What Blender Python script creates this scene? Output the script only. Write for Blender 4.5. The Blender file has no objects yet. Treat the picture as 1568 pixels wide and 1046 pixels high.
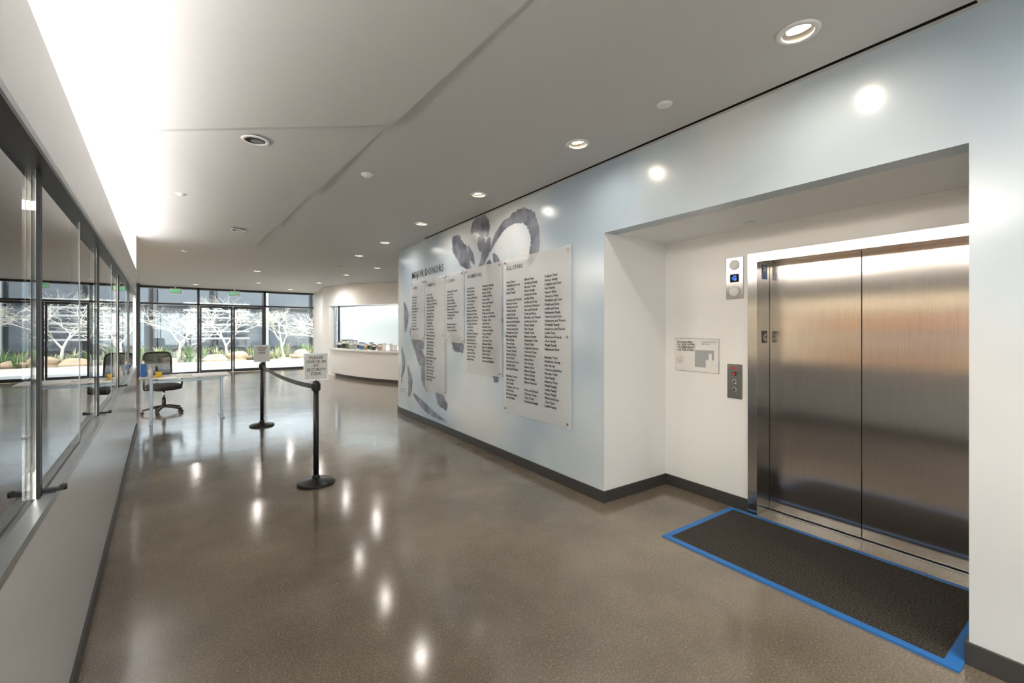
import bpy, bmesh, math, random
from mathutils import Vector, Matrix
random.seed(7)
scene = bpy.context.scene
COL = scene.collection
scene.view_settings.view_transform = 'Standard'

# ------------------------------------------------------------------ materials
def newmat(name):
    m = bpy.data.materials.new(name); m.use_nodes = True
    nt = m.node_tree
    for n in list(nt.nodes): nt.nodes.remove(n)
    out = nt.nodes.new('ShaderNodeOutputMaterial')
    return m, nt, out
def N(nt, t, **kw):
    n = nt.nodes.new(t)
    for k, v in kw.items(): setattr(n, k, v)
    return n
def PM(name, col, rough=0.5, metal=0.0, spec=0.5, emis=None, es=0.0, coat=0.0, var=0.03, vscale=6.0, bump=0.0, bscale=200.0):
    m, nt, out = newmat(name)
    p = N(nt, 'ShaderNodeBsdfPrincipled')
    p.inputs['Roughness'].default_value = rough
    p.inputs['Metallic'].default_value = metal
    p.inputs['Specular IOR Level'].default_value = spec
    p.inputs['Coat Weight'].default_value = coat
    tc = N(nt, 'ShaderNodeTexCoord')
    nz = N(nt, 'ShaderNodeTexNoise'); nz.inputs['Scale'].default_value = vscale
    nt.links.new(tc.outputs['Object'], nz.inputs['Vector'])
    mx = N(nt, 'ShaderNodeMix', data_type='RGBA')
    c = list(col)
    mx.inputs[6].default_value = (*[max(0, v*(1-var)) for v in c], 1)
    mx.inputs[7].default_value = (*[min(1, v*(1+var)) for v in c], 1)
    nt.links.new(nz.outputs['Fac'], mx.inputs[0])
    nt.links.new(mx.outputs[2], p.inputs['Base Color'])
    if emis:
        p.inputs['Emission Color'].default_value = (*emis, 1)
        p.inputs['Emission Strength'].default_value = es
    if bump > 0:
        n2 = N(nt, 'ShaderNodeTexNoise'); n2.inputs['Scale'].default_value = bscale
        nt.links.new(tc.outputs['Object'], n2.inputs['Vector'])
        b = N(nt, 'ShaderNodeBump'); b.inputs['Strength'].default_value = bump; b.inputs['Distance'].default_value = 0.004
        nt.links.new(n2.outputs['Fac'], b.inputs['Height'])
        nt.links.new(b.outputs['Normal'], p.inputs['Normal'])
    nt.links.new(p.outputs[0], out.inputs[0])
    return m
def glassmat(name, tint=(0.9, 0.95, 0.95), ior=1.5, rough=0.0, extra=0.0):
    m, nt, out = newmat(name)
    tr = N(nt, 'ShaderNodeBsdfTransparent'); tr.inputs[0].default_value = (*tint, 1)
    gl = N(nt, 'ShaderNodeBsdfGlossy'); gl.inputs['Roughness'].default_value = rough
    gl.inputs[0].default_value = (1, 1, 1, 1)
    fr = N(nt, 'ShaderNodeFresnel'); fr.inputs[0].default_value = ior
    ad = N(nt, 'ShaderNodeMath', operation='ADD'); ad.use_clamp = True
    ad.inputs[1].default_value = extra
    nt.links.new(fr.outputs[0], ad.inputs[0])
    mx = N(nt, 'ShaderNodeMixShader')
    nt.links.new(ad.outputs[0], mx.inputs[0]); nt.links.new(tr.outputs[0], mx.inputs[1]); nt.links.new(gl.outputs[0], mx.inputs[2])
    nt.links.new(mx.outputs[0], out.inputs[0])
    return m
def emat(name, col, s):
    m, nt, out = newmat(name)
    e = N(nt, 'ShaderNodeEmission'); e.inputs[0].default_value = (*col, 1); e.inputs[1].default_value = s
    nt.links.new(e.outputs[0], out.inputs[0]); return m

def floor_mat():
    m, nt, out = newmat('polished_concrete')
    p = N(nt, 'ShaderNodeBsdfPrincipled'); tc = N(nt, 'ShaderNodeTexCoord')
    n1 = N(nt, 'ShaderNodeTexNoise'); n1.inputs['Scale'].default_value = 0.8; n1.inputs['Detail'].default_value = 7; n1.inputs['Roughness'].default_value = .6
    n2 = N(nt, 'ShaderNodeTexNoise'); n2.inputs['Scale'].default_value = 110; n2.inputs['Detail'].default_value = 3
    v = N(nt, 'ShaderNodeTexVoronoi'); v.inputs['Scale'].default_value = 65
    for n in (n1, n2, v): nt.links.new(tc.outputs['Object'], n.inputs['Vector'])
    r1 = N(nt, 'ShaderNodeValToRGB')
    r1.color_ramp.elements[0].position = .34; r1.color_ramp.elements[0].color = (.150, .124, .096, 1)
    r1.color_ramp.elements[1].position = .66; r1.color_ramp.elements[1].color = (.262, .216, .164, 1)
    nt.links.new(n1.outputs['Fac'], r1.inputs[0])
    r2 = N(nt, 'ShaderNodeValToRGB')
    r2.color_ramp.elements[0].position = .38; r2.color_ramp.elements[0].color = (.76, .76, .76, 1)
    r2.color_ramp.elements[1].position = .64; r2.color_ramp.elements[1].color = (1.18, 1.17, 1.15, 1)
    nt.links.new(n2.outputs['Fac'], r2.inputs[0])
    mx = N(nt, 'ShaderNodeMix', data_type='RGBA', blend_type='MULTIPLY'); mx.inputs[0].default_value = 1
    nt.links.new(r1.outputs[0], mx.inputs[6]); nt.links.new(r2.outputs[0], mx.inputs[7])
    r3 = N(nt, 'ShaderNodeValToRGB')   # exposed aggregate chips
    r3.color_ramp.elements[0].position = .13; r3.color_ramp.elements[0].color = (.55, .55, .55, 1)
    r3.color_ramp.elements[1].position = .24; r3.color_ramp.elements[1].color = (0, 0, 0, 1)
    nt.links.new(v.outputs['Distance'], r3.inputs[0])
    rc = N(nt, 'ShaderNodeValToRGB'); rc.color_ramp.elements[0].color = (.05, .042, .035, 1); rc.color_ramp.elements[1].color = (.52, .45, .36, 1)
    sp = N(nt, 'ShaderNodeSeparateColor'); nt.links.new(v.outputs['Color'], sp.inputs[0]); nt.links.new(sp.outputs[0], rc.inputs[0])
    mx2 = N(nt, 'ShaderNodeMix', data_type='RGBA'); nt.links.new(r3.outputs[0], mx2.inputs[0])
    nt.links.new(mx.outputs[2], mx2.inputs[6]); nt.links.new(rc.outputs[0], mx2.inputs[7])
    nt.links.new(mx2.outputs[2], p.inputs['Base Color'])
    rr = N(nt, 'ShaderNodeMapRange'); rr.inputs[3].default_value = .08; rr.inputs[4].default_value = .19
    nt.links.new(n1.outputs['Fac'], rr.inputs[0]); nt.links.new(rr.outputs[0], p.inputs['Roughness'])
    n3 = N(nt, 'ShaderNodeTexNoise'); n3.inputs['Scale'].default_value = 2.0; n3.inputs['Detail'].default_value = 1
    nt.links.new(tc.outputs['Object'], n3.inputs['Vector'])
    b = N(nt, 'ShaderNodeBump'); b.inputs['Strength'].default_value = .2; b.inputs['Distance'].default_value = .008
    nt.links.new(n3.outputs['Fac'], b.inputs['Height']); nt.links.new(b.outputs[0], p.inputs['Normal'])
    p.inputs['Specular IOR Level'].default_value = .85
    nt.links.new(p.outputs[0], out.inputs[0]); return m
def mural_mat():
    m, nt, out = newmat('mural_blue_paint')
    p = N(nt, 'ShaderNodeBsdfPrincipled'); tc = N(nt, 'ShaderNodeTexCoord')
    n1 = N(nt, 'ShaderNodeTexNoise'); n1.inputs['Scale'].default_value = .6; n1.inputs['Detail'].default_value = 2
    n1.inputs['Distortion'].default_value = .3
    nt.links.new(tc.outputs['Object'], n1.inputs['Vector'])
    r = N(nt, 'ShaderNodeValToRGB')
    e = r.color_ramp.elements
    e[0].position = .36; e[0].color = (.39, .49, .60, 1)
    e[1].position = .66; e[1].color = (.72, .745, .77, 1)
    x = e.new(.50); x.color = (.54, .62, .69, 1)
    nt.links.new(n1.outputs['Fac'], r.inputs[0]); nt.links.new(r.outputs[0], p.inputs['Base Color'])
    p.inputs['Roughness'].default_value = .22; p.inputs['Specular IOR Level'].default_value = .6
    nt.links.new(p.outputs[0], out.inputs[0]); return m
def steel_mat(name, col=(.52, .485, .46), rough=.17):
    m, nt, out = newmat(name)
    p = N(nt, 'ShaderNodeBsdfPrincipled'); tc = N(nt, 'ShaderNodeTexCoord')
    mp = N(nt, 'ShaderNodeMapping'); mp.inputs['Scale'].default_value = (60, 60, .8)
    nt.links.new(tc.outputs['Object'], mp.inputs[0])
    n = N(nt, 'ShaderNodeTexNoise'); n.inputs['Scale'].default_value = 5; n.inputs['Detail'].default_value = 4
    nt.links.new(mp.outputs[0], n.inputs['Vector'])
    mx = N(nt, 'ShaderNodeMix', data_type='RGBA')
    mx.inputs[6].default_value = (*[c*.78 for c in col], 1); mx.inputs[7].default_value = (*[c*1.12 for c in col], 1)
    nt.links.new(n.outputs['Fac'], mx.inputs[0]); nt.links.new(mx.outputs[2], p.inputs['Base Color'])
    p.inputs['Metallic'].default_value = 1; p.inputs['Roughness'].default_value = rough
    p.inputs['Anisotropic'].default_value = .9
    cx = N(nt, 'ShaderNodeCombineXYZ'); cx.inputs[0].default_value = .0767; cx.inputs[1].default_value = .9971
    nt.links.new(cx.outputs[0], p.inputs['Tangent'])
    nt.links.new(p.outputs[0], out.inputs[0]); return m
def carpet_mat():
    m, nt, out = newmat('mat_rubber_carpet')
    p = N(nt, 'ShaderNodeBsdfPrincipled'); tc = N(nt, 'ShaderNodeTexCoord')
    n = N(nt, 'ShaderNodeTexNoise'); n.inputs['Scale'].default_value = 110; n.inputs['Detail'].default_value = 4
    nt.links.new(tc.outputs['Object'], n.inputs['Vector'])
    r = N(nt, 'ShaderNodeValToRGB'); r.color_ramp.elements[0].position = .42; r.color_ramp.elements[0].color = (.012, .010, .009, 1)
    r.color_ramp.elements[1].position = .72; r.color_ramp.elements[1].color = (.10, .085, .065, 1)
    nt.links.new(n.outputs['Fac'], r.inputs[0]); nt.links.new(r.outputs[0], p.inputs['Base Color'])
    p.inputs['Roughness'].default_value = .85
    b = N(nt, 'ShaderNodeBump'); b.inputs['Strength'].default_value = .6; b.inputs['Distance'].default_value = .004
    nt.links.new(n.outputs['Fac'], b.inputs['Height']); nt.links.new(b.outputs['Normal'], p.inputs['Normal'])
    nt.links.new(p.outputs[0], out.inputs[0]); return m
def alpha_paint(name, c0, c1, a, scale=2.0, rough=.3):
    m, nt, out = newmat(name)
    p = N(nt, 'ShaderNodeBsdfPrincipled'); tc = N(nt, 'ShaderNodeTexCoord')
    n = N(nt, 'ShaderNodeTexNoise'); n.inputs['Scale'].default_value = scale; n.inputs['Detail'].default_value = 5
    nt.links.new(tc.outputs['Object'], n.inputs['Vector'])
    mx = N(nt, 'ShaderNodeMix', data_type='RGBA'); mx.inputs[6].default_value = (*c0, 1); mx.inputs[7].default_value = (*c1, 1)
    r = N(nt, 'ShaderNodeMapRange'); r.inputs[1].default_value = .35; r.inputs[2].default_value = .65
    nt.links.new(n.outputs['Fac'], r.inputs[0]); nt.links.new(r.outputs[0], mx.inputs[0])
    nt.links.new(mx.outputs[2], p.inputs['Base Color']); p.inputs['Roughness'].default_value = rough
    p.inputs['Alpha'].default_value = a
    nt.links.new(p.outputs[0], out.inputs[0]); return m
def blind_mat():
    m, nt, out = newmat('roller_blind_fabric')
    d = N(nt, 'ShaderNodeBsdfDiffuse'); d.inputs[0].default_value = (.88, .89, .90, 1)
    t = N(nt, 'ShaderNodeBsdfTranslucent'); t.inputs[0].default_value = (.88, .92, .95, 1)
    w = N(nt, 'ShaderNodeTexWave', bands_direction='Z'); w.inputs['Scale'].default_value = 8
    tc = N(nt, 'ShaderNodeTexCoord'); nt.links.new(tc.outputs['Object'], w.inputs['Vector'])
    mr = N(nt, 'ShaderNodeMapRange'); mr.inputs[3].default_value = .5; mr.inputs[4].default_value = .65
    nt.links.new(w.outputs['Fac'], mr.inputs[0])
    mx = N(nt, 'ShaderNodeMixShader'); nt.links.new(mr.outputs[0], mx.inputs[0])
    nt.links.new(d.outputs[0], mx.inputs[1]); nt.links.new(t.outputs[0], mx.inputs[2]); nt.links.new(mx.outputs[0], out.inputs[0]); return m

m_floor = floor_mat(); m_mural = mural_mat()
m_ceil = PM('ceiling_paint', (.59, .587, .58), .6, var=.01)
m_white = PM('white_wall_paint', (.87, .87, .86), .45, var=.01)
m_panel = PM('white_gloss_panel', (.68, .685, .69), .2, var=.02)
m_base = PM('baseboard_vinyl', (.045, .043, .042), .45)
m_steel = steel_mat('brushed_steel'); m_steelf = steel_mat('brushed_steel_frame', (.48, .47, .46), .2)
m_alu = PM('aluminium_frame', (.50, .54, .57), .35, 1.0)
m_dalu = PM('dark_bronze_frame', (.05, .05, .052), .4, .6)
m_glass = glassmat('window_glass', (.93, .96, .95), 1.5, 0, .04)
m_glass2 = glassmat('partition_glass', (.94, .97, .96), 1.6, 0, .12)
m_acryl = alpha_paint('frosted_acrylic', (.84, .84, .85), (.80, .81, .82), .34, 1.0, .12)
m_ink = PM('black_lettering', (.02, .02, .025), .5)
m_red = PM('red_paint', (.6, .03, .04), .4)
m_brush = alpha_paint('mural_brush_grey', (.11, .12, .17), (.30, .32, .38), .86, 5, .3)
m_black = PM('black_plastic', (.02, .02, .021), .4)
m_bmetal = PM('black_powdercoat', (.018, .018, .02), .35, .2)
m_rub = PM('rubber_dark', (.03, .03, .03), .7)
m_mesh = alpha_paint('black_mesh_fabric', (.02, .02, .02), (.04, .04, .04), .9, 60, .9)
m_fab = PM('black_fabric', (.025, .025, .027), .9, bump=.4, bscale=400)
m_carpet = carpet_mat()
m_tape = PM('blue_tape', (.02, .17, .52), .5, var=.1)
m_paper = PM('paper_white', (.78, .77, .74), .6)
m_cardg = PM('printed_grey', (.35, .37, .38), .6)
m_chrome = PM('chrome', (.75, .75, .75), .15, 1.0)
m_lampoff = PM('lamp_reflector', (.25, .24, .22), .3, .8)
m_lamp = emat('lamp_emitter', (1, .86, .66), 30)
m_lampw = emat('panel_lamp_emitter', (1, .93, .82), 8)
m_plw = PM('white_plastic', (.78, .78, .77), .35)
m_slot = PM('slot_black', (.008, .008, .008), .8)
m_green = emat('exit_green', (.05, .8, .3), 1.2)
m_blueled = emat('led_blue', (.05, .15, 1), 2.5)
m_redled = emat('led_red', (.8, .06, .03), .8)
m_blind = blind_mat()
m_yel = PM('yellow_plastic', (.8, .5, .02), .4)
m_blue = PM('blue_plastic', (.03, .12, .4), .4)
m_orange = PM('orange_card', (.7, .2, .04), .5)
m_bark = PM('pale_bark', (.56, .53, .48), .8, var=.25, vscale=20)
m_leaf = PM('shrub_leaf', (.09, .17, .05), .6, var=.5, vscale=5)
m_leaf2 = PM('grass_leaf', (.30, .32, .17), .6, var=.4, vscale=5)
m_rock = PM('sandstone', (.36, .27, .19), .8, var=.25, vscale=3, bump=.5, bscale=12)
m_pave = PM('concrete_paving', (.55, .53, .51), .8, var=.08, vscale=2)
m_soil = PM('soil', (.24, .20, .15), .9, var=.2)
m_bldd = PM('dark_cladding', (.030, .034, .040), .5, var=.1)
m_bldl = PM('light_cladding', (.22, .235, .25), .6)
m_gl3 = PM('building_glass', (.05, .06, .075), .08, 0, .8)
m_shelf = PM('oak_shelf', (.42, .27, .14), .5, var=.15)
m_warm = PM('warm_wall_paint', (.80, .70, .57), .6)

# ------------------------------------------------------------------ builder
class MB:
    def __init__(s, *mats):
        s.bm = bmesh.new(); s.mats = list(mats)
    def mi(s, m):
        if m not in s.mats: s.mats.append(m)
        return s.mats.index(m)
    def quad(s, pts, m):
        vs = [s.bm.verts.new(p) for p in pts]
        f = s.bm.faces.new(vs); f.material_index = s.mi(m); return f
    def hexa(s, b, t, m):   # b,t : bottom pts, top pts
        i = s.mi(m)
        vb = [s.bm.verts.new(p) for p in b]; vt = [s.bm.verts.new(p) for p in t]
        n = len(b)
        fs = [s.bm.faces.new(vb[::-1]), s.bm.faces.new(vt)]
        for k in range(n): fs.append(s.bm.faces.new([vb[k], vb[(k+1) % n], vt[(k+1) % n], vt[k]]))
        for f in fs: f.material_index = i
    def box(s, x0, x1, y0, y1, z0, z1, m, M=None):
        b = [(x0, y0, z0), (x1, y0, z0), (x1, y1, z0), (x0, y1, z0)]
        t = [(x0, y0, z1), (x1, y0, z1), (x1, y1, z1), (x0, y1, z1)]
        if M is not None:
            b = [M @ Vector(p) for p in b]; t = [M @ Vector(p) for p in t]
        s.hexa(b, t, m)
    def lbox(s, u0, u1, n0, n1, z0, z1, m):
        u0, u1 = min(u0, u1), max(u0, u1)
        q = [(u0, n1), (u0, n0), (u1, n0), (u1, n1)]
        b = [(*L(*p), z0) for p in q][::-1]; t = [(*L(*p), z1) for p in q][::-1]
        s.hexa(b, t, m)
    def lathe(s, prof, c, m, seg=28, M=None, smooth=True):
        i = s.mi(m); rings = []
        for r, z in prof:
            ring = []
            for k in range(seg):
                a = 2*math.pi*k/seg
                p = Vector((r*math.cos(a), r*math.sin(a), z))
                if M is not None: p = M @ p
                ring.append(s.bm.verts.new(p + Vector(c)))
            rings.append(ring)
        for a, b in zip(rings, rings[1:]):
            for k in range(seg):
                f = s.bm.faces.new([a[k], a[(k+1) % seg], b[(k+1) % seg], b[k]]); f.material_index = i; f.smooth = smooth
        for ring, rev in ((rings[0], True), (rings[-1], False)):
            f = s.bm.faces.new(ring[::-1] if rev else ring); f.material_index = i
    def tube(s, pts, r, m, seg=10, cap=True):
        i = s.mi(m); pts = [Vector(p) for p in pts]
        rs = r if isinstance(r, (list, tuple)) else [r]*len(pts)
        rings = []; prev = None
        for k, p in enumerate(pts):
            if k == 0: d = pts[1]-pts[0]
            elif k == len(pts)-1: d = pts[-1]-pts[-2]
            else: d = (pts[k+1]-pts[k]).normalized() + (pts[k]-pts[k-1]).normalized()
            d.normalize()
            if prev is None:
                a = Vector((0, 0, 1)) if abs(d.z) < .9 else Vector((1, 0, 0))
                x = d.cross(a).normalized()
            else:
                x = (prev - d*prev.dot(d)).normalized()
            prev = x; y = d.cross(x)
            rings.append([s.bm.verts.new(p + (x*math.cos(2*math.pi*j/seg) + y*math.sin(2*math.pi*j/seg))*rs[k]) for j in range(seg)])
        for a, b in zip(rings, rings[1:]):
            for j in range(seg):
                f = s.bm.faces.new([a[j], a[(j+1) % seg], b[(j+1) % seg], b[j]]); f.material_index = i; f.smooth = True
        if cap:
            for rg in (rings[0][::-1], rings[-1]):
                f = s.bm.faces.new(rg); f.material_index = i
    def ribbon(s, pts, t, z0, z1, m, closed=False, smooth=False):
        """wall following a polyline; thickness t to the right of travel"""
        P = [Vector(p) for p in pts]; off = []
        for k, p in enumerate(P):
            ns = []
            if k > 0:
                d = (P[k]-P[k-1]).normalized(); ns.append(Vector((d.y, -d.x)))
            if k < len(P)-1:
                d = (P[k+1]-P[k]).normalized(); ns.append(Vector((d.y, -d.x)))
            n = sum(ns, Vector((0, 0))).normalized()
            off.append(p + n*(t/max(.3, n.dot(ns[0]))))
        i = s.mi(m)
        A = [s.bm.verts.new((p.x, p.y, z0)) for p in P]; B = [s.bm.verts.new((p.x, p.y, z1)) for p in P]
        C = [s.bm.verts.new((p.x, p.y, z0)) for p in off]; D = [s.bm.verts.new((p.x, p.y, z1)) for p in off]
        for k in range(len(P)-1):
            for a, b, c, d in ((A[k], A[k+1], B[k+1], B[k]), (C[k+1], C[k], D[k], D[k+1]), (B[k], B[k+1], D[k+1], D[k]), (A[k+1], A[k], C[k], C[k+1])):
                f = s.bm.faces.new([a, b, c, d]); f.material_index = i
        for k in (0, -1):
            f = s.bm.faces.new([A[k], B[k], D[k], C[k]]); f.material_index = i
    def text(s, body, size, M, m, align='LEFT', bold=0.0, spacing=1.0, lsp=1.0):
        c = bpy.data.curves.new('t', 'FONT'); c.body = body; c.size = size; c.align_x = align
        c.resolution_u = 1; c.offset = bold; c.space_character = spacing; c.space_line = lsp
        o = bpy.data.objects.new('t', c); COL.objects.link(o)
        dg = bpy.context.evaluated_depsgraph_get(); dg.update()
        me = bpy.data.meshes.new_from_object(o.evaluated_get(dg))
        me.transform(M)
        i = s.mi(m)
        for p in me.polygons: p.material_index = i
        s.bm.from_mesh(me)
        bpy.data.objects.remove(o); bpy.data.meshes.remove(me); bpy.data.curves.remove(c)
    def done(s, name, bevel=0.0, fixn=True):
        if fixn: bmesh.ops.recalc_face_normals(s.bm, faces=s.bm.faces[:])
        me = bpy.data.meshes.new(name); s.bm.to_mesh(me); s.bm.free()
        for m in s.mats: me.materials.append(m)
        o = bpy.data.objects.new(name, me); COL.objects.link(o)
        if bevel > 0:
            b = o.modifiers.new('bevel', 'BEVEL'); b.width = bevel; b.segments = 2; b.limit_method = 'ANGLE'
        return o

# right wall frame: u runs toward the lobby, n into the wall
OX, OY, UX, UY = 3.10, 2.552, .0767, .9971
def L(u, n): return (OX + u*UX + n*UY, OY + u*UY - n*UX)
def WM(u, z, n=0.0):   # text matrix on the right wall
    x, y = L(u, n)
    return Matrix(((-UX, 0, -UY, x), (-UY, 0, UX, y), (0, 1, 0, z), (0, 0, 0, 1)))
H = 3.03

# ------------------------------------------------------------------ floor & ceiling
mb = MB(m_floor); mb.box(-6, 10, -6, 19.2, -.15, 0, m_floor); mb.done('floor')

LIT = [(-4.95, -.49), (-3.365, -.49), (-1.78, -.49), (-.19, -.49), (1.39, -.49), (2.98, -.49), (4.56, -.49), (6.15, -.49)]
lit = [L(*p) for p in LIT] + [(4.03, 10.19), (3.9, 12.0), (1.9, 12.6), (2.4, 15.8), (.9, -1.6), (1.9, -3.0),
      (-2.2, 11.5), (-2.2, 15.0), (3.9, 14.6), (3.7, 17.6), (.9, 17.6)]  # lamps on this line are added to brighten the far lobby
unlit = [(.57, 3.87), (.88, 7.51)]
cut = MB(m_lampoff)
for x, y in lit: cut.lathe([(.075, H-.05), (.075, H+.12)], (x, y, 0), m_lampoff, 32)
cut.lbox(-2.33, 3.9, -.065, -.035, H-.05, H+.08, m_slot)  # black put on the slot faces to deepen the shade inside
cutter = cut.done('cutter')
mb = MB(m_ceil, m_lampoff, m_slot); mb.box(-6, 10, -6, 19.1, H, H+.2, m_ceil)
ceiling = mb.done('ceiling')
bo = ceiling.modifiers.new('b', 'BOOLEAN'); bo.operation = 'DIFFERENCE'; bo.object = cutter; bo.solver = 'EXACT'
try: bo.material_mode = 'TRANSFER'
except Exception: pass
dg = bpy.context.evaluated_depsgraph_get(); dg.update()
nm = bpy.data.meshes.new_from_object(ceiling.evaluated_get(dg))
ceiling.modifiers.clear(); ceiling.data = nm
bpy.data.objects.remove(cutter)
# folded ceiling facets on the window side: each bay is a pair of triangles meeting at a diagonal valley
XR, XF, PER = 1.28, -.285, 1.97
def facet_t(x, y):
    if x > XR or x < XF or y < 0 or y > 10: return 0
    return .02
mb = MB(m_ceil)
for k in range(-2, 3):
    y0 = 2.95+PER*k; y1 = y0+PER; sl = 1.35
    a, b, c, d = (XR, y0, H-.001), (XR, y1, H-.034), (XF, y1+sl, H-.034), (XF, y0+sl, H-.012)
    A, B, C, D = [(p[0], p[1], H+.01) for p in (a, b, c, d)]
    mb.hexa([a, b, d], [A, B, D], m_ceil); mb.hexa([b, c, d], [B, C, D], m_ceil)
    w = .12
    mb.hexa([(XR, y1, H-.034), (XR, y1+w, H-.004), (XF, y1+w+sl, H-.013), (XF, y1+sl, H-.034)],
            [(XR, y1, H+.01), (XR, y1+w, H+.01), (XF, y1+w+sl, H+.01), (XF, y1+sl, H+.01)], m_ceil)
mb.done('ceiling_facets')

def downlight(x, y, on=True, power=60, warm=False):
    mb = MB(m_plw); z = H - (facet_t(x, y) if not on else 0)
    prof = [(.068, z-.001), (.070, z-.009), (.092, z-.009), (.098, z-.001)]
    seg = 36; rings = []
    for r, zz in prof + [prof[0]]:
        rings.append([mb.bm.verts.new((x+r*math.cos(2*math.pi*k/seg), y+r*math.sin(2*math.pi*k/seg), zz)) for k in range(seg)])
    for a, b in zip(rings, rings[1:]):
        for k in range(seg):
            f = mb.bm.faces.new([a[k], a[(k+1) % seg], b[(k+1) % seg], b[k]]); f.smooth = True
    if on:
        M = Matrix.Translation((x+.008, y, H+.018)) @ Matrix.Rotation(-.22, 4, 'Y')
        mb.lathe([(.056, .002), (.058, .04)], (0, 0, 0), m_lampoff, 28, M)
        mb.lathe([(.052, -.002), (.052, .001)], (0, 0, 0), m_lamp, 28, M)
    else:
        mb.lathe([(.070, z-.005), (.070, z-.0015)], (x, y, 0), m_slot, 28)  # flat black disc painted as the dark opening, no recess is cut
        mb.lathe([(.045, z-.0065), (.045, z-.005)], (x+.015, y+.01, 0), m_lampoff, 28)
    o = mb.done('recessed_downlight')
    if on:
        ld = bpy.data.lights.new('downlight_lamp', 'SPOT'); ld.energy = power; ld.spot_size = math.radians(170); ld.spot_blend = 1.0
        ld.shadow_soft_size = .035; ld.color = (1, .88, .74) if warm else (1, .94, .87)
        lo = bpy.data.objects.new('lamp', ld); COL.objects.link(lo); lo.location = (x, y, H-.03)
        lo.rotation_euler = (0, -.12, 0); lo.parent = o
for i, p in enumerate(lit):
    pw = 75 if i in (0, 1) else (18 if i < 8 else (60 if i < 12 else (120 if i < 14 else 130)))
    downlight(*p, power=pw, warm=i < 4)
for p in unlit: downlight(*p, on=False)

def detector(x, y, r=.055, z=H, name='smoke_detector'):
    z -= facet_t(x, y)
    mb = MB(m_plw)
    mb.lathe([(r, z), (r, z-.012), (r*.85, z-.02), (r*.55, z-.022), (r*.5, z-.034), (r*.15, z-.036)], (x, y, 0), m_plw, 28)
    mb.done(name)
def flat_disc(x, y, r=.06, z=H, name='sprinkler_cover'):
    z -= facet_t(x, y)
    mb = MB(m_plw)
    mb.lathe([(r, z), (r, z-.008), (r*.96, z-.012), (r*.5, z-.014)], (x, y, 0), m_plw, 28); mb.done(name)
flat_disc(.41, 2.02); flat_disc(2.58, 1.62, .05)
detector(1.53, 4.11); detector(.17, 5.85); detector(3.28, 10.55, .07); detector(.35, 10.2)
flat_disc(3.73, 1.57, .045, 2.4165)

# ------------------------------------------------------------------ right wall
arc = [L(5.2+.45*math.sin(a), .45-.45*math.cos(a)) for a in [math.pi/2*k/10 for k in range(11)]]
mb = MB(m_mural, m_white)
path = [L(0, 0)] + arc + [L(5.65, 5.6)]
mb.ribbon(path, .15, 0, H, m_mural)
mb.lbox(-2.296, 0, 0, .15, 2.417, H, m_mural)
mb.lbox(-7.0, -2.296, 0, .15, 0, H, m_mural)
mb.done('wall_right')
mb = MB(m_white)
mb.lbox(-.0015, .15, .003, 1.2, 0, 2.417, m_white)
mb.lbox(-2.45, -2.2975, .003, 1.2, 0, 2.417, m_white)
mb.lbox(-.835, 0, .88, 1.0, 0, 2.417, m_white)
mb.lbox(-2.275, -.835, .88, 1.0, 2.19, 2.417, m_white)
mb.lbox(-2.296, 0, .152, 1.3, 2.4165, 2.5, m_white)
mb.done('wall_recess')
mb = MB(m_base)
bp = [L(-.83, .88), L(0, .88), L(0, 0)] + arc + [L(5.65, 5.0)]
mb.ribbon(bp, -.014, 0, .105, m_base)
mb.ribbon([L(-7, 0), L(-2.296, 0), L(-2.296, .8)], -.014, 0, .105, m_base)
mb.done('baseboard_right', .003)

# elevator
mb = MB(m_steelf)
mb.lbox(-.912, -.835, .85, 1.06, 0, 2.115, m_steelf)
mb.lbox(-2.275, -2.2, .85, 1.06, 0, 2.115, m_steelf)
mb.lbox(-2.275, -.835, .85, 1.06, 2.115, 2.19, m_steelf)
mb.lbox(-2.2, -.912, 1.035, 1.10, .0, .005, m_alu)
mb.lbox(-2.2, -.912, 1.050, 1.060, .005, .007, m_black)
mb.lbox(-1.557, -.90, 1.065, 1.10, .012, 2.13, m_steel)
mb.lbox(-2.22, -1.563, 1.065, 1.10, .012, 2.13, m_steel)
mb.lbox(-2.3, -.8, 1.11, 1.16, 0, 2.3, m_slot)
# plates on left jamb reveal (face at u=-.912, looking to -u)
mb.lbox(-.914, -.911, .93, 1.02, 1.98, 2.10, m_blue)
mb.lbox(-.914, -.911, .93, 1.02, 1.44, 1.54, m_black)
x, y = L(-.9145, .945)
TM = Matrix(((UY, 0, -UX, x), (-UX, 0, -UY, y), (0, 1, 0, 1.455), (0, 0, 0, 1)))
mb.text('G', .085, TM, m_paper, bold=.001)
TM2 = TM.copy(); TM2[2][3] = 1.99
mb.text('*', .15, TM2, m_paper, bold=.002)
mb.done('elevator', .0025)

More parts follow.
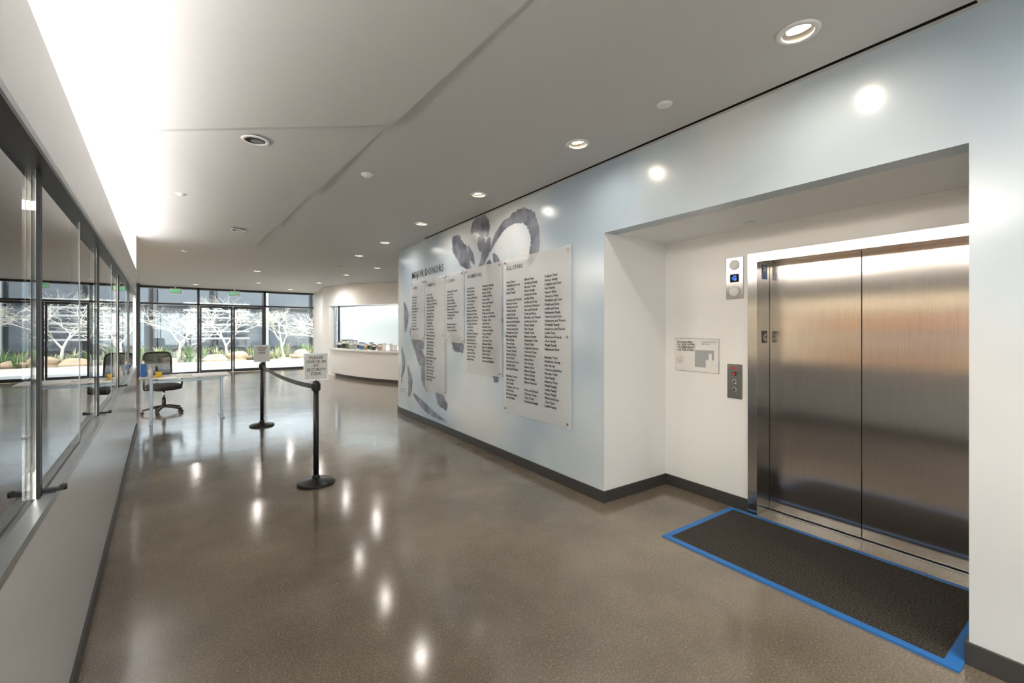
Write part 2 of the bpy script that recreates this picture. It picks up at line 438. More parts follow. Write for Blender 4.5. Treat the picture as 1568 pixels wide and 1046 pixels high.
M = Matrix(((-UX, 0, -UY, 0), (-UY, 0, UX, 0), (0, 1, 0, 0), (0, 0, 0, 1)))
mb = MB(m_steelf)
mb.lbox(-.787, -.637, .868, .8795, 1.82, 2.18, m_steelf)
for zc in (2.115, 1.885):
    x, y = L(-.712, .868)
    mb.lathe([(.045, 0), (.045, .006), (.036, .012), (.01, .016)], (x, y, zc), m_plw, 24, M)
mb.lbox(-.75, -.674, .862, .868, 1.965, 2.035, m_slot)
mb.text('G', .06, WM(-.69, 1.98, .861), m_blueled, bold=.002)
mb.done('elevator_floor_indicator', .002)
mb = MB(m_steelf)
mb.lbox(-.777, -.647, .868, .8795, .95, 1.25, m_steelf)
for zc, mm in ((1.10, m_black), (1.03, m_black), (1.165, m_redled)):
    x, y = L(-.712, .868)
    mb.lathe([(.019, 0), (.019, .004), (.015, .009), (.004, .010)], (x, y, zc), m_chrome if mm is not m_redled else m_black, 20, M)
    mb.lathe([(.010, .009), (.010, .012)], (x, y, zc), mm, 16, M)
mb.text('IN FIRE\nUSE STAIRS', .014, WM(-.675, 1.215, .867), m_red, bold=.0005)
mb.done('elevator_call_panel', .002)
mb = MB(m_paper)
mb.lbox(-.569, -.117, .872, .8795, 1.15, 1.47, m_acryl); mb.lbox(-.562, -.124, .8705, .872, 1.157, 1.463, m_paper)
mb.text('Evacuation Map\nIN CASE OF FIRE\nOR EMERGENCY\nUSE THE STAIRS', .026, WM(-.14, 1.425, .8695), m_ink, bold=.0007)
mb.text('Ground Floor Plan\nEast Lobby', .018, WM(-.40, 1.43, .8695), m_ink)
mb.lbox(-.52, -.33, .8695, .8705, 1.27, 1.36, m_cardg); mb.lbox(-.44, -.33, .8693, .8703, 1.20, 1.27, m_cardg)
mb.lbox(-.50, -.47, .869, .8702, 1.22, 1.33, m_paper)
mb.text('You are here\nExit routes\nExtinguisher\nAlarm pull\nAssembly', .014, WM(-.14, 1.28, .8695), m_ink)
mb.done('evacuation_map_sign')

# floor mat with tape
mb = MB(m_carpet)
mb.lbox(-2.23, -.745, -.08, .79, .0005, .009, m_carpet)
def strip(u0, u1, n0, n1): mb.lbox(u0, u1, n0, n1, .0003, .0105, m_tape)
strip(-2.285, -.70, -.115, -.07); strip(-.745, -.70, -.07, .825); strip(-2.285, -.745, .785, .825); strip(-2.285, -2.225, -.07, .785)
mb.done('elevator_floor_mat')

# ------------------------------------------------------------------ mural art and donors
mb = MB(m_brush)
def stroke(pts, ws, n=-.003, seed=0):
    rnd = random.Random(seed)
    P = [Vector(p) for p in pts]; P = [P[0]*2-P[1]] + P + [P[-1]*2-P[-2]]
    W = [ws[0]] + list(ws) + [ws[-1]]
    S = []; SW = []
    for k in range(1, len(P)-2):
        for j in range(10):
            t = j/10
            a, b, c, d = P[k-1:k+3]
            S.append(.5*((2*b)+(c-a)*t+(2*a-5*b+4*c-d)*t*t+(3*b-a-3*c+d)*t**3)); SW.append(W[k]*(1-t)+W[k+1]*t)
    S.append(P[-2]); SW.append(W[-2])
    Lf = []; Rt = []
    for k, p in enumerate(S):
        d = (S[min(k+1, len(S)-1)]-S[max(k-1, 0)]).normalized(); nn = Vector((d.y, -d.x))
        Lf.append(p+nn*SW[k]*(.5+rnd.uniform(-.06, .06))); Rt.append(p-nn*SW[k]*(.5+rnd.uniform(-.06, .06)))
    for k in range(len(S)-1):
        q = [Lf[k], Lf[k+1], Rt[k+1], Rt[k]]
        mb.quad([(*L(p.x, n), p.y) for p in q], m_brush)
stroke([(3.0, 2.90), (2.88, 2.78), (2.66, 2.57), (2.45, 2.36)], [.05, .30, .30, .03], seed=1)
stroke([(2.44, 2.86), (2.33, 2.93), (2.18, 2.93), (2.06, 2.84), (2.00, 2.74)], [.05, .20, .28, .24, .05], -.0032, seed=2)
stroke([(2.18, 2.78), (2.16, 2.66), (2.05, 2.56)], [.14, .20, .05], -.0033, seed=22)
stroke([(1.96, 2.72), (2.02, 2.60), (2.14, 2.44), (2.24, 2.34)], [.05, .18, .12, .03], -.0034, seed=3)
stroke([(2.52, 2.70), (2.44, 2.55), (2.35, 2.43)], [.03, .12, .03], -.0036, seed=4)
stroke([(1.95, 2.54), (1.80, 2.70), (1.62, 2.81), (1.50, 2.84)], [.03, .10, .11, .06], -.0037, seed=44)
stroke([(1.68, 2.76), (1.45, 2.84), (1.24, 2.84), (1.08, 2.74), (1.01, 2.56), (1.04, 2.40), (1.14, 2.26)], [.04, .13, .17, .19, .15, .17, .04], -.0038, seed=5)
stroke([(1.87, 2.50), (1.80, 2.38), (1.82, 2.2), (1.9, 2.0)], [.04, .15, .13, .05], -.004, seed=6)
stroke([(2.0, 2.42), (1.86, 2.1), (1.80, 1.7), (1.86, 1.3), (1.80, .90)], [.10, .30, .28, .28, .10], -.0042, seed=7)
stroke([(3.0, 1.5), (2.88, 1.38), (2.66, 1.27)], [.12, .30, .10], -.0044, seed=8)
stroke([(4.95, 2.05), (4.85, 1.8), (4.90, 1.50)], [.04, .22, .06], -.0046, seed=9)
stroke([(4.65, 1.58), (4.40, 1.35), (4.05, 1.28)], [.12, .32, .10], -.0048, seed=10)
stroke([(4.40, 1.22), (4.15, 1.06), (3.92, 1.02)], [.12, .28, .10], -.005, seed=11)
stroke([(4.12, .98), (4.0, .75), (3.90, .56)], [.08, .32, .12], -.0052, seed=12)
stroke([(3.62, .66), (3.42, .50), (3.18, .38)], [.08, .26, .10], -.0054, seed=13)
stroke([(4.78, .9), (4.65, .62), (4.72, .36)], [.04, .22, .08], -.0056, seed=14)
stroke([(4.50, .42), (4.1, .30), (3.7, .22), (3.2, .17)], [.06, .14, .10, .02], -.0058, seed=15)
stroke([(5.08, 1.2), (4.98, .95), (5.04, .72)], [.05, .16, .05], -.0060, seed=16)
mb.done('mural_brush_art')

FIRST = ['Anderson', 'Whitfield', 'Morales', 'Chen', 'Goldberg', 'Harper', 'Nakamura', 'Ellison', 'Patel', 'Rivera', 'Stone', 'Bennett', 'Larkin', 'Osborne', 'Delgado', 'Kim', 'Fisher', 'Monroe', 'Walsh', 'Hart']
LAST = ['Family', 'and Sons', 'Trust', 'Family', 'Partners', 'Fund', 'and Friends', 'Fndn.', 'Group']
def names(n, seed, gap=0):
    r = random.Random(seed); o = []
    for k in range(n):
        o.append(r.choice(FIRST)+' '+r.choice(LAST))
        if gap and r.random() < gap: o.append('')
    return '\n'.join(o[:n])
def donor_panel(u0, u1, z0, z1, title, cols, n, size=.031, tsz=.07, seed=0):
    mb = MB(m_acryl)
    mb.lbox(u0, u1, -.034, -.026, z0, z1, m_acryl)
    for uu in (u0+.04, u1-.04):
        for zz in ([z0+.04, z1-.04] if z1-z0 < 1.2 else [z0+.04, (z0+z1)/2, z1-.04]):
            x, y = L(uu, 0)
            mb.lathe([(.008, 0), (.008, .036), (.014, .036), (.014, .042)], (x, y, zz), m_chrome, 14, M)
    if title: mb.text(title, tsz, WM(u1-.06, z1-.13, -.0355), m_ink, bold=.0004)
    w = (u1-u0-.10)/cols
    for c in range(cols):
        mb.text(names(n, seed*7+c, .05), size, WM(u1-.06-c*w, z1-.28, -.0355), m_ink, bold=.0012, lsp=(z1-z0-.40)/n/size*1.0)
    mb.done('donor_panel')
donor_panel(.405, 1.588, .585, 2.375, 'ALL STARS', 3, 33, .036, seed=1)
donor_panel(1.635, 2.56, .977, 2.375, 'CHAMPIONS', 2, 23, .038, seed=2)
donor_panel(2.60, 3.17, 1.365, 2.375, 'LEGENDS', 1, 14, .042, .06, 3)
donor_panel(3.20, 3.93, .57, 2.375, 'CHAMPIONS', 1, 28, .046, .06, 4)
donor_panel(3.97, 4.55, 1.38, 2.375, 'LEGENDS', 1, 12, .042, .06, 5)
mb = MB(m_ink); mb.text('MAJOR DONORS', .168, WM(4.58, 2.44, -.004), m_ink, bold=.0015); mb.done('major_donors_lettering')
mb = MB(m_red); mb.text('*\n*', .14, WM(5.12, .62, -.004), m_red, bold=.004, lsp=.6)
mb.text('wall artwork\nby the museum', .045, WM(5.14, .45, -.004), m_ink); mb.done('mural_artist_seal')

# ------------------------------------------------------------------ left partition
XL = -.295; Y0, Y1 = -4.0, 9.0
mb = MB(m_panel, m_white)
mb.box(XL-.12, XL, Y0, Y1, 0, .955, m_panel)
mb.box(XL-.12, XL, Y0, Y1, 2.13, 2.49, m_panel)
mb.box(XL-.12, XL, Y1-.12, Y1, .955, 2.13, m_panel)
mb.box(XL-.35, XL, Y1+.001, Y1+.12, 0, H, m_white)
mb.done('wall_left', .002)
mb = MB(m_base); mb.box(XL, XL+.012, Y0, Y1, 0, .09, m_base); mb.done('baseboard_left')
mb = MB(m_alu)
mb.box(XL-.09, XL+.010, Y0, Y1-.12, .955, .985, m_alu)
mb.box(XL-.015, XL+.014, Y0, Y1-.12, .985, .992, m_alu)
mb.box(XL-.09, XL+.008, Y0, Y1-.12, 2.10, 2.13, m_alu)
mb.box(XL-.05, XL+.012, Y0, Y1-.12, 2.085, 2.10, m_dalu)
ys = [-3.25+.9*k for k in range(14)]
for k, yy in enumerate(ys):
    if yy > Y1-.2: break
    if k % 2 == 0: mb.box(XL-.030, XL-.020, yy-.010, yy+.010, .985, 2.10, m_dalu)
    else: mb.box(XL-.04, XL-.018, yy-.016, yy+.016, .985, 2.10, m_alu)
for k in range(len(ys)-1):
    a, b = ys[k]+.012, min(ys[k+1]-.012, Y1-.13)
    xo = XL-.022 if k % 2 == 0 else XL-.034
    mb.box(xo-.003, xo+.003, a, b, .985, 2.09, m_glass2)
for k in (6, 8, 10):   # latches
    mb.box(XL-.02, XL+.03, ys[k]+.02, ys[k]+.042, .992, 1.003, m_black); mb.lathe([(.010, .992), (.010, 1.010)], (XL+.03, ys[k]+.031, 0), m_black, 14)
mb.done('window_1')
# unseen uplight added on the partition top to whiten the ceiling
mb = MB(m_plw)
mb.box(XL-.11, XL-.03, Y0+.1, Y1-.1, 2.4905, 2.52, m_plw); mb.box(XL-.10, XL-.04, Y0+.12, Y1-.12, 2.52, 2.523, m_lampw)
added_strip = mb.done('added_uplight')
for k in range(3):
    ld = bpy.data.lights.new('added_strip', 'AREA'); ld.shape = 'RECTANGLE'; ld.size = .06; ld.size_y = 4.2; ld.energy = 34; ld.color = (1, .99, .98)
    lo = bpy.data.objects.new('strip_%d' % k, ld); COL.objects.link(lo); lo.location = (XL-.07, -1.8+4.3*k, 2.53); lo.rotation_euler = (math.pi, 0, 0); lo.parent = added_strip

# adjacent room and north-west lobby
mb = MB(m_warm); mb.box(-5.15, -5.0, -6, 19.1, 0, H, m_warm); mb.done('wall_west')
mb = MB(m_plw)
mb.box(-4.998, -4.86, 9.5, 18.8, 2.45, 2.50, m_plw); mb.box(-4.87, -4.86, 9.5, 18.8, 2.50, 2.54, m_plw); mb.box(-4.97, -4.90, 9.55, 18.75, 2.501, 2.504, m_lampw)
added_strip2 = mb.done('added_uplight')  # uplight added on the west wall to warm and brighten the lobby ceiling
for k in range(2):
    ld = bpy.data.lights.new('added_strip', 'AREA'); ld.shape = 'RECTANGLE'; ld.size = .07; ld.size_y = 4.5; ld.energy = 300; ld.color = (1, .91, .79)
    lo = bpy.data.objects.new('strip_%d' % k, ld); COL.objects.link(lo); lo.location = (-4.93, 11.8+4.6*k, 2.52); lo.rotation_euler = (math.pi, -.6, 0); lo.parent = added_strip2
mb = MB(m_white); mb.box(-6, 5.0, -4.3, -4.15, 0, .4, m_white); mb.box(-6, 5.0, -4.3, -4.15, 2.8, H, m_white); mb.box(-6, -4.5, -4.3, -4.15, .4, 2.8, m_white)
mb.done('wall_south')
mb = MB(m_dalu)
for xx in (-4.5, -3, -1.5, 0, 1.5, 3.0): mb.box(xx-.03, xx+.03, -4.25, -4.19, .4, 2.8, m_dalu)
mb.box(-4.5, 3.0, -4.223, -4.217, .4, 2.8, m_glass); mb.done('added_window')  # unseen glazing, added behind the camera to let sky light in
for yy in (-1.5, 1.5, 4.5, 7.5):
    for xx in (-1.6, -3.6):
        mb = MB(m_plw); mb.box(xx-.6, xx+.6, yy-.3, yy+.3, H-.03, H-.0005, m_plw); mb.box(xx-.57, xx+.57, yy-.27, yy+.27, H-.032, H-.03, m_lampw)
        o = mb.done('ceiling_panel_light')
        ld = bpy.data.lights.new('pl', 'AREA'); ld.shape = 'RECTANGLE'; ld.size = 1.1; ld.size_y = .5; ld.energy = 140; ld.color = (1, .92, .82)
        lo = bpy.data.objects.new('panel_lamp', ld); COL.objects.link(lo); lo.location = (xx, yy, H-.04); lo.parent = o
mb = MB(m_shelf)
for k in range(5): mb.box(-4.98, -4.6, 1.5, 5.5, .3+.42*k, .33+.42*k, m_shelf)
for yy in (1.5, 2.83, 4.16, 5.47): mb.box(-4.98, -4.6, yy, yy+.03, 0, 2.05, m_shelf)
cols = [m_blue, m_orange, m_paper, m_cardg, m_yel, m_red]
for k in range(4):
    y = 1.6
    while y < 5.3:
        w = random.uniform(.03, .12)
        if random.random() < .8: mb.box(-4.95, -4.68, y, y+w*.95, .332+.42*k, .332+.42*k+random.uniform(.15, .32), random.choice(cols))
        y += w+.012
mb.done('bookshelf')

# ------------------------------------------------------------------ back glazing
GY = 19.1
mb = MB(m_dalu)
for xx in (-4.96, -3.0, -.95, 1.05, 3.12, 4.99): mb.box(xx-.035, xx+.035, GY-.05, GY+.05, 0, H, m_dalu)
mb.box(-5, 5, GY-.05, GY+.05, 2.41, 2.47, m_dalu); mb.box(-5, 5, GY-.05, GY+.05, H-.07, H, m_dalu)
mb.box(-5, 1.05, GY-.05, GY+.05, 0, .07, m_dalu); mb.box(3.12, 5, GY-.05, GY+.05, 0, .07, m_dalu)
mb.box(-5, 5, GY-.004, GY+.004, .03, H-.03, m_glass)
mb.done('window_3')
mb = MB(m_dalu)
for a, b in ((1.09, 2.075), (2.095, 3.08)):
    mb.box(a, a+.05, GY-.075, GY-.052, .01, 2.40, m_dalu); mb.box(b-.05, b, GY-.075, GY-.052, .01, 2.40, m_dalu)
    mb.box(a+.05, b-.05, GY-.075, GY-.052, 2.33, 2.40, m_dalu); mb.box(a+.05, b-.05, GY-.075, GY-.052, .01, .11, m_dalu)
for xx in (2.01, 2.16):
    mb.tube([(xx, GY-.075, .85), (xx, GY-.13, .87), (xx, GY-.13, 1.28), (xx, GY-.075, 1.30)], .012, m_chrome)
mb.done('door_1')
mb = MB(m_bldd); mb.box(-.90, -.52, 18.55, 18.95, 0, H, m_bldd); mb.done('column_dark', .01)
for xx in (.4, 2.1):
    mb = MB(m_plw); mb.box(xx-.16, xx+.16, 18.7, 18.73, 2.78, 2.95, m_plw); mb.box(xx-.02, xx+.02, 18.7, 18.73, 2.95, H, m_plw)
    mb.text('EXIT', .13, Matrix.Translation((xx-.14, 18.695, 2.82)) @ Matrix.Rotation(math.pi/2, 4, 'X'), m_green, bold=.001); mb.done('exit_sign')

# ------------------------------------------------------------------ drum wall with reception window
CX, CY, R = 9.0, 16.05, 4.27
def dr(a, r=R): a = math.radians(a); return (CX - r*math.cos(a), CY - r*math.sin(a))
def arcp(a0, a1, r=R, n=20): return [dr(a0+(a1-a0)*k/n, r) for k in range(n+1)]
mb = MB(m_white)
mb.ribbon(arcp(88, 52), -.2, 0, H, m_white)
mb.ribbon(arcp(52, 4), -.2, 0, .86, m_white); mb.ribbon(arcp(52, 4), -.2, 2.36, H, m_white)
mb.ribbon(arcp(4, -21, n=10), -.2, 0, H, m_white)
mb.ribbon([dr(-21), (5.03, 17.6), (5.03, 19.05)], -.15, 0, H, m_white)
mb.done('wall_drum')
mb = MB(m_dalu, m_alu)
mb.ribbon(arcp(52, 4, R-.06), -.05, .86, .90, m_alu); mb.ribbon(arcp(52, 4, R-.06), -.05, 2.32, 2.36, m_alu)
for a in (4.3, 8.5, 51.7):
    mb.ribbon(arcp(a+.4, a-.4, R-.01, 1), -.05, .86, 2.36, m_dalu if a == 8.5 else m_alu)
mb.ribbon(arcp(52, 4, R-.12), -.008, .9, 2.32, m_glass)
mb.done('window_4')
mb = MB(m_blind)
mb.ribbon(arcp(51, 4.8, R-.035), .004, 1.06, 2.315, m_blind)
mb.ribbon(arcp(51, 4.8, R-.035), .012, 1.04, 1.06, m_alu)
mb.done('roller_blind')
mb = MB(m_white); mb.box(9.0, 9.15, 7.0, 11.8, 0, H, m_white); mb.done('wall_east')
mb = MB(m_white); mb.ribbon(arcp(88, -21, R-2.2), -.1, 0, H, m_white); mb.done('wall_office')
for a in (42, 26, 10):  # unseen office lamps, put in to light the blind from behind
    x, y = dr(a, R-1.1)
    mb = MB(m_plw); mb.box(x-.4, x+.4, y-.4, y+.4, H-.03, H-.0005, m_plw); mb.box(x-.37, x+.37, y-.37, y+.37, H-.032, H-.03, m_lampw); o = mb.done('ceiling_panel_light')
    ld = bpy.data.lights.new('off', 'AREA'); ld.size = .75; ld.energy = 300; ld.color = (.95, .98, 1)
    lo = bpy.data.objects.new('panel_lamp', ld); COL.objects.link(lo); lo.location = (x, y, H-.05); lo.parent = o

# reception counter
KX, KY, KR = 13.4, 15.36, 8.9
def kp(y, r=KR): return (KX - math.sqrt(r*r-(y-KY)**2), y)
def karc(y0, y1, r, n=24): return [kp(y0+(y1-y0)*k/n, r) for k in range(n+1)]
mb = MB(m_white)
mb.ribbon(karc(11.2, 15.55, KR-.06), .12, .1, .88, m_plw)
mb.ribbon(karc(11.2, 15.5, KR-.10), .08, 0, .1, m_base)
mb.ribbon(karc(11.15, 15.6, KR), .62, .88, .93, m_plw)
mb.done('reception_counter', .006)
for k in range(17):
    y = 11.7+k*.21; x = kp(y)[0]+random.uniform(.18, .34)
    mb = MB(); h = random.uniform(.16, .34); w = random.uniform(.10, .17); a = random.uniform(-.9, -.2)
    Mx = Matrix.Translation((x, y, .93)) @ Matrix.Rotation(a, 4, 'Z') @ Matrix.Rotation(-.2, 4, 'X')
    c = random.choice([m_blue, m_shelf, m_paper, m_cardg, m_paper, m_cardg, m_leaf, m_black, m_orange])
    mb.box(-w/2, w/2, .02, .03, .008, h, m_acryl, Mx); mb.box(-w/2+.005, w/2-.005, .006, .02, .01, h*.95, c, Mx)
    mb.box(-w/2+.015, w/2-.015, .004, .006, h*.55, h*.85, m_paper, Mx)
    mb.box(-w/2, w/2, -.02, .05, .011, .016, m_acryl, Mx); mb.done('brochure_holder')
# fire alarm box on the last mullion
mb = MB(m_red); mb.box(4.87, 5.01, 18.98, 19.045, 1.62, 1.98, m_red); mb.box(4.90, 4.98, 18.972, 18.98, 1.84, 1.92, m_paper)
mb.box(4.91, 4.97, 18.965, 18.98, 1.70, 1.74, m_black); mb.done('fire_alarm_box', .004)

# ------------------------------------------------------------------ stanchions
def stanchion(x, y, top, text, belt=None):
    mb = MB(m_bmetal)
    mb.lathe([(.18, 0), (.18, .012), (.165, .028), (.05, .045), (.032, .06)], (x, y, 0), m_bmetal, 40)
    mb.lathe([(.0255, .05), (.0255, top-.10)], (x, y, 0), m_bmetal, 24)
    mb.lathe([(.031, top-.10), (.034, top-.095), (.034, top-.012), (.026, top)], (x, y, 0), m_black, 24)
    mb.lathe([(.036, .052), (.036, .075), (.026, .09)], (x, y, 0), m_black, 24)
    for a in range(4):
        Mx = Matrix.Translation((x, y, 0)) @ Matrix.Rotation(a*math.pi/2+.3, 4, 'Z')
        mb.box(.028, .042, -.012, .012, top-.09, top-.025, m_black, Mx)
    z0, z1 = top+.012, top+.285
    # sign is turned a little toward the visitors
    S = Matrix.Translation((x, y, 0)) @ Matrix.Rotation(-.12, 4, 'Z')
    mb.box(-.009, .009, -.006, .006, top-.005, z0+.01, m_black, S)
    mb.box(-.115, .115, -.008, .008, z0, z1, m_alu, S)
    mb.box(-.106, .106, -.0105, -.008, z0+.009, z1-.009, m_paper, S)
    mb.text(text, .041, S @ Matrix.Translation((0, -.0115, z1-.06)) @ Matrix.Rotation(math.pi/2, 4, 'X'), m_ink, 'CENTER', bold=.0004, lsp=.98)
    if belt:
        bx, by, bz = belt; n = 12; pr = None
        d = Vector((bx-x, by-y, 0)).normalized(); s = Vector((-d.y, d.x, 0))*.0015
        for k in range(n+1):
            t = k/n; zz = (top-.057)*(1-t)+bz*t - .10*4*t*(1-t)*.5
            p = Vector((x+(bx-x)*t, y+(by-y)*t, zz)) + (d*.04 if k == 0 else Vector((0, 0, 0))) - (d*.04 if k == n else Vector((0, 0, 0)))
            if pr is not None:
                hgt = Vector((0, 0, .025))
                mb.hexa([pr-s-hgt, p-s-hgt, p+s-hgt, pr+s-hgt], [pr-s+hgt, p-s+hgt, p+s+hgt, pr+s+hgt], m_black)
            pr = p
    mb.done('stanchion_post')
stanchion(1.226, 4.694, 1.03, 'PLEASE\nCHECK IN\nAT\nSECURITY\nDESK', (1.28, 8.06, .965))
stanchion(1.28, 8.06, 1.02, 'PLEASE\nWAIT\nHERE')

# ------------------------------------------------------------------ security desk
mb = MB(m_plw)
mb.box(-.27, .97, 9.15, 9.80, .74, .765, m_plw)
for xx in (-.12, .86):
    mb.box(xx-.025, xx+.025, 9.18, 9.75, .0, .025, m_alu)
    mb.box(xx-.022, xx+.022, 9.42, 9.48, .025, .72, m_alu)
    mb.box(xx-.025, xx+.025, 9.2, 9.75, .72, .74, m_alu)
    for yy in (9.2, 9.73): mb.lathe([(.02, -.0), (.02, .012)], (xx, yy, 0), m_black, 12)
mb.box(-.12, .86, 9.43, 9.46, .66, .70, m_alu)
mb.done('folding_desk', .004)
mb = MB(m_yel); mb.lathe([(.04, .7655), (.045, .86), (.038, .86), (.036, .775)], (-.02, 9.3, 0), m_yel, 20)
for k in range(4): mb.tube([(-.02+.01*k, 9.3, .78), (-.035+.02*k, 9.29+.01*k, .93)], .004, random.choice([m_blue, m_black, m_red]), 6)
mb.done('pen_cup')
mb = MB(m_plw); mb.lathe([(.032, .7655), (.032, .88), (.012, .905), (.012, .925), (.02, .925), (.02, .94)], (-.13, 9.35, 0), m_plw, 20)
mb.tube([(-.13, 9.35, .94), (-.13, 9.35, .965), (-.09, 9.35, .96)], .006, m_plw, 8); mb.done('hand_sanitizer_bottle')
mb = MB(m_paper); mb.box(.2, .42, 9.25, 9.55, .7655, .775, m_cardg); mb.box(.21, .41, 9.26, 9.54, .775, .778, m_paper); mb.done('clipboard')
mb = MB(m_blue); mb.box(-.26, -.18, 9.5, 9.65, .7655, .98, m_blue); mb.lathe([(.03, .98), (.012, 1.0), (.012, 1.03)], (-.22, 9.57, 0), m_plw, 12); mb.done('wipes_box', .01)

# office chair
def chair(x, y, rot):
    mb = MB(m_black); T = Matrix.Translation((x, y, 0)) @ Matrix.Rotation(rot, 4, 'Z')
    for k in range(5):
        a = 2*math.pi*k/5+.3
        c, s_ = math.cos(a), math.sin(a)
        mb.tube([T @ Vector((0, 0, .13)), T @ Vector((c*.16, s_*.16, .11)), T @ Vector((c*.31, s_*.31, .075))], [.028, .024, .016], m_black, 8)
        for o in (-.016, .016):
            cx, cy = c*.31 - s_*o, s_*.31 + c*o
            mb.tube([T @ Vector((cx - s_*.009, cy + c*.009, .027)), T @ Vector((cx + s_*.009, cy - c*.009, .027))], .027, m_rub, 14)
    mb.tube([T @ Vector((0, 0, .10)), T @ Vector((0, 0, .28))], .032, m_black, 14)
    mb.tube([T @ Vector((0, 0, .28)), T @ Vector((0, 0, .43))], .018, m_chrome, 14)
    mb.box(-.13, .13, -.12, .14, .42, .455, m_black, T)
    grid = []
    for zl, sc in ((.455, .86), (.47, .97), (.50, 1.0), (.525, .96), (.535, .85)):
        ring = []
        for k in range(32):
            a = 2*math.pi*k/32; c, s_ = math.cos(a), math.sin(a)
            px = .25*sc*math.copysign(abs(c)**.5, c); py = .24*sc*math.copysign(abs(s_)**.5, s_)
            ring.append(mb.bm.verts.new(T @ Vector((px, py, zl - (.02 if py < -.15 else 0)))))
        grid.append(ring)
    fi = mb.mi(m_fab)
    for a, b in zip(grid, grid[1:]):
        for k in range(32):
            f = mb.bm.faces.new([a[k], a[(k+1) % 32], b[(k+1) % 32], b[k]]); f.material_index = fi; f.smooth = True
    for rg in (grid[0], grid[-1]): f = mb.bm.faces.new(rg); f.material_index = fi
    def bk(u, v):
        return T @ Vector((.225*u*(1-.08*(1-v)), .24+.05*math.sin(v*2.2)-.04*u*u+.04*v, .62+.50*v))
    prof = []
    for k in range(33):
        a = 2*math.pi*k/32; c, s_ = math.cos(a), math.sin(a)
        prof.append(bk(math.copysign(abs(c)**.4, c), .5+.5*math.copysign(abs(s_)**.4, s_)))
    mb.tube(prof, .016, m_black, 8)
    G = [[mb.bm.verts.new(bk(-.95+1.9*i/8, .03+.94*j/8)) for i in range(9)] for j in range(9)]
    mi = mb.mi(m_mesh)
    for j in range(8):
        for i in range(8):
            f = mb.bm.faces.new([G[j][i], G[j][i+1], G[j+1][i+1], G[j+1][i]]); f.material_index = mi; f.smooth = True
    mb.tube([T @ Vector((0, .10, .44)), T @ Vector((0, .28, .46)), T @ Vector((0, .315, .60)), T @ Vector((0, .32, .85))], [.03, .028, .025, .018], m_black, 10)
    for sx in (-1, 1):
        mb.tube([T @ Vector((sx*.12, .02, .44)), T @ Vector((sx*.29, .02, .45)), T @ Vector((sx*.30, .02, .52)), T @ Vector((sx*.30, .02, .67))], .017, m_black, 8)
        mb.tube([T @ Vector((sx*.30, -.13, .685)), T @ Vector((sx*.305, .0, .69)), T @ Vector((sx*.30, .13, .685))], [.028, .034, .028], m_black, 10)
    mb.done('office_chair')
chair(.05, 10.45, .35)

# ------------------------------------------------------------------ exterior
mb = MB(m_pave); mb.box(-25, 30, 19.2, 45, -.2, -.02, m_pave); mb.done('ground_paving')
mb = MB(m_pave); mb.box(-25, 30, -30, -6.0, -.2, -.02, m_pave); mb.done('ground_paving')
mb = MB(m_soil); mb.box(-9, 9, 23.2, 27.5, -.02, .12, m_soil); mb.box(-9.1, 9.1, 23.1, 23.2, -.02, .16, m_pave); mb.done('planter_bed')
mb = MB(m_bldd); mb.box(-7, 9, 19.2, 19.75, H-.02, H+.18, m_bldd); mb.done('entrance_canopy')
mb = MB(m_bldd)
mb.box(-12, 14, 31, 32, -.02, 4.0, m_bldd)
for k in range(9):
    x = -11+2.7*k
    mb.box(x+.1, x+2.4, 30.85, 30.95, .5, 2.6, m_gl3); mb.box(x+.1, x+2.4, 30.85, 30.95, 2.9, 3.8, m_gl3)
    mb.box(x-.1, x+.05, 30.7, 31, -.02, 4.05, m_bldl if k % 3 == 0 else m_bldd)
for k in range(6): mb.box(1.0, 4.2, 30.6, 30.66, 1.0+.4*k, 1.1+.4*k, m_bldl)
mb.done('neighbour_building')
def tree(x, y, h, seed):
    r = random.Random(seed); mb = MB(m_bark)
    def br(p, d, ln, rad, lv):
        q = [p]; dd = d.copy()
        for k in range(3):
            dd = (dd + Vector((r.uniform(-.24, .24), r.uniform(-.24, .24), r.uniform(-.08, .10)))).normalized(); q.append(q[-1]+dd*ln/3)
        mb.tube(q, [rad, rad*.85, rad*.72, rad*.6], m_bark, 6 if lv < 2 else 4, False)
        if lv < 6:
            for k in range(3 if lv < 5 else 2):
                a = r.uniform(0, 6.28); sp = r.uniform(.6, 1.2)
                nd = (dd + Vector((math.cos(a), math.sin(a), r.uniform(-.3, .25)))*sp).normalized()
                br(q[-1] if k < 2 else q[2], nd, ln*r.uniform(.68, .88), rad*.60, lv+1)
    br(Vector((x, y, .1)), Vector((0, 0, 1)), h*.24, .075, 0)
    mb.done('bare_tree')
for a in [(-2.2, 25, 3.9, 1), (.6, 24.6, 3.7, 2), (2.6, 25.8, 4.1, 3), (4.9, 24.8, 3.8, 4), (7.3, 25.4, 4.1, 5), (-5, 25, 3.9, 6)]: tree(*a)
mb = MB(m_leaf, m_leaf2)
for k in range(130):
    x = random.uniform(-8.5, 8.5); y = random.uniform(23.5, 26.5); h = random.uniform(.25, .85); mm = random.choice([m_leaf, m_leaf2, m_leaf2])
    for j in range(30):
        a = random.uniform(0, 6.28); s = random.uniform(.1, .4); hh = h*random.uniform(.4, 1); w = .014
        c, sn = math.cos(a), math.sin(a)
        p0 = Vector((x+c*.03, y+sn*.03, .11)); p1 = Vector((x+c*s*.6, y+sn*s*.6, .11+hh*.8)); p2 = Vector((x+c*s*1.3, y+sn*s*1.3, .11+hh))
        sd = Vector((-sn, c, 0))*w
        mb.quad([p0-sd, p0+sd, p1+sd*.8, p1-sd*.8], mm); mb.quad([p1-sd*.8, p1+sd*.8, p2+sd*.1, p2-sd*.1], mm)
mb.done('grass_planting', fixn=False)
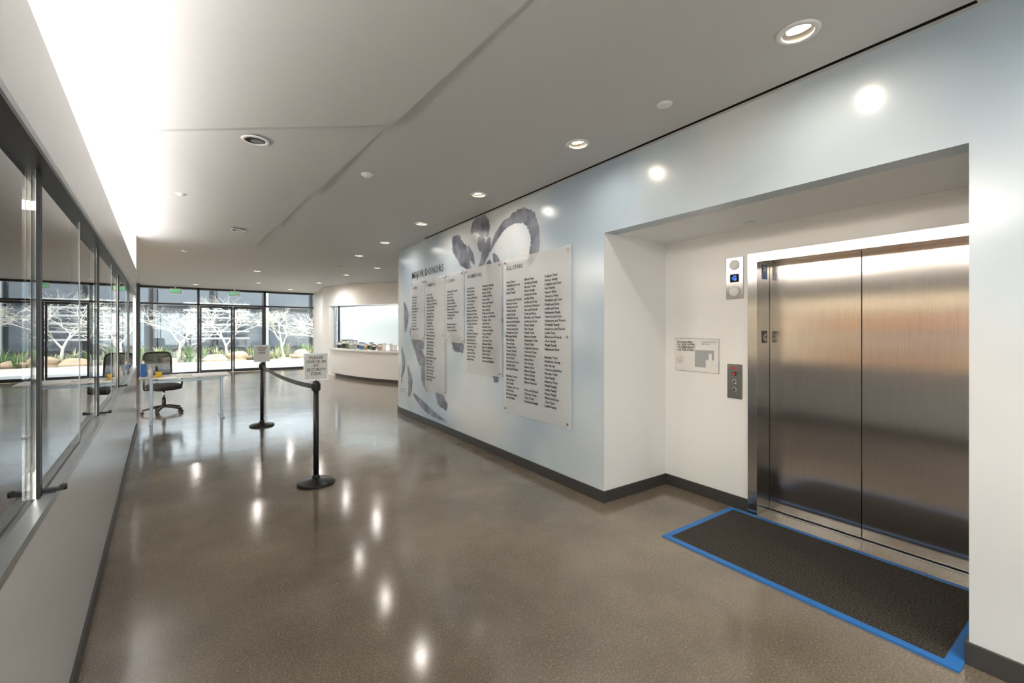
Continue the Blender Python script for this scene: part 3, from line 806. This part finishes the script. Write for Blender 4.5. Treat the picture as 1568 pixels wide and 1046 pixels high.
for k, (x, y, s) in enumerate([(1.9, 23.75, .38), (2.8, 24.1, .45), (3.5, 23.8, .3), (-1.0, 23.9, .4), (5.6, 24.0, .4), (.3, 23.8, .25)]):
    bm = bmesh.new(); bmesh.ops.create_icosphere(bm, subdivisions=3, radius=1)
    rr = random.Random(k)
    ph = [rr.uniform(0, 6) for _ in range(3)]
    for v in bm.verts:
        f = 1+.13*math.sin(3*v.co.x+ph[0])+.12*math.sin(4*v.co.y+ph[1])+.08*math.sin(6*v.co.z+ph[2])
        v.co = Vector((v.co.x*f*s*1.2+x, v.co.y*f*s*.8+y, max(.1, v.co.z*f*s*.7+.22)))
    me = bpy.data.meshes.new('boulder'); bm.to_mesh(me); bm.free(); me.materials.append(m_rock)
    o = bpy.data.objects.new('boulder', me); COL.objects.link(o)

# ------------------------------------------------------------------ daylight
w = bpy.data.worlds.new('World'); scene.world = w; w.use_nodes = True
nt = w.node_tree; bg = nt.nodes['Background']
sky = nt.nodes.new('ShaderNodeTexSky'); sky.sky_type = 'HOSEK_WILKIE'; sky.turbidity = 3.5; sky.sun_direction = (.3, -.5, .75)
mxn = nt.nodes.new('ShaderNodeMix'); mxn.data_type = 'RGBA'; mxn.inputs[0].default_value = .55
mxn.inputs[7].default_value = (.90, .95, 1.0, 1)
nt.links.new(sky.outputs[0], mxn.inputs[6]); nt.links.new(mxn.outputs[2], bg.inputs[0]); bg.inputs[1].default_value = 6.5
sd = bpy.data.lights.new('sun', 'SUN'); sd.energy = 12; sd.angle = .02; sd.color = (1, .95, .88)
so = bpy.data.objects.new('sun', sd); COL.objects.link(so)
so.rotation_euler = Vector((-.35, .75, -1.0)).to_track_quat('-Z', 'Y').to_euler()

# ------------------------------------------------------------------ camera
cd = bpy.data.cameras.new('camera'); cam = bpy.data.objects.new('camera', cd); COL.objects.link(cam)
cam.location = (0, 0, 1.55); cam.rotation_euler = (math.pi/2, 0, math.radians(-38.7))
cd.sensor_width = 36; cd.lens = 672/1568*36; cd.shift_y = -18/1568; cd.clip_start = .02; cd.clip_end = 300
scene.camera = cam
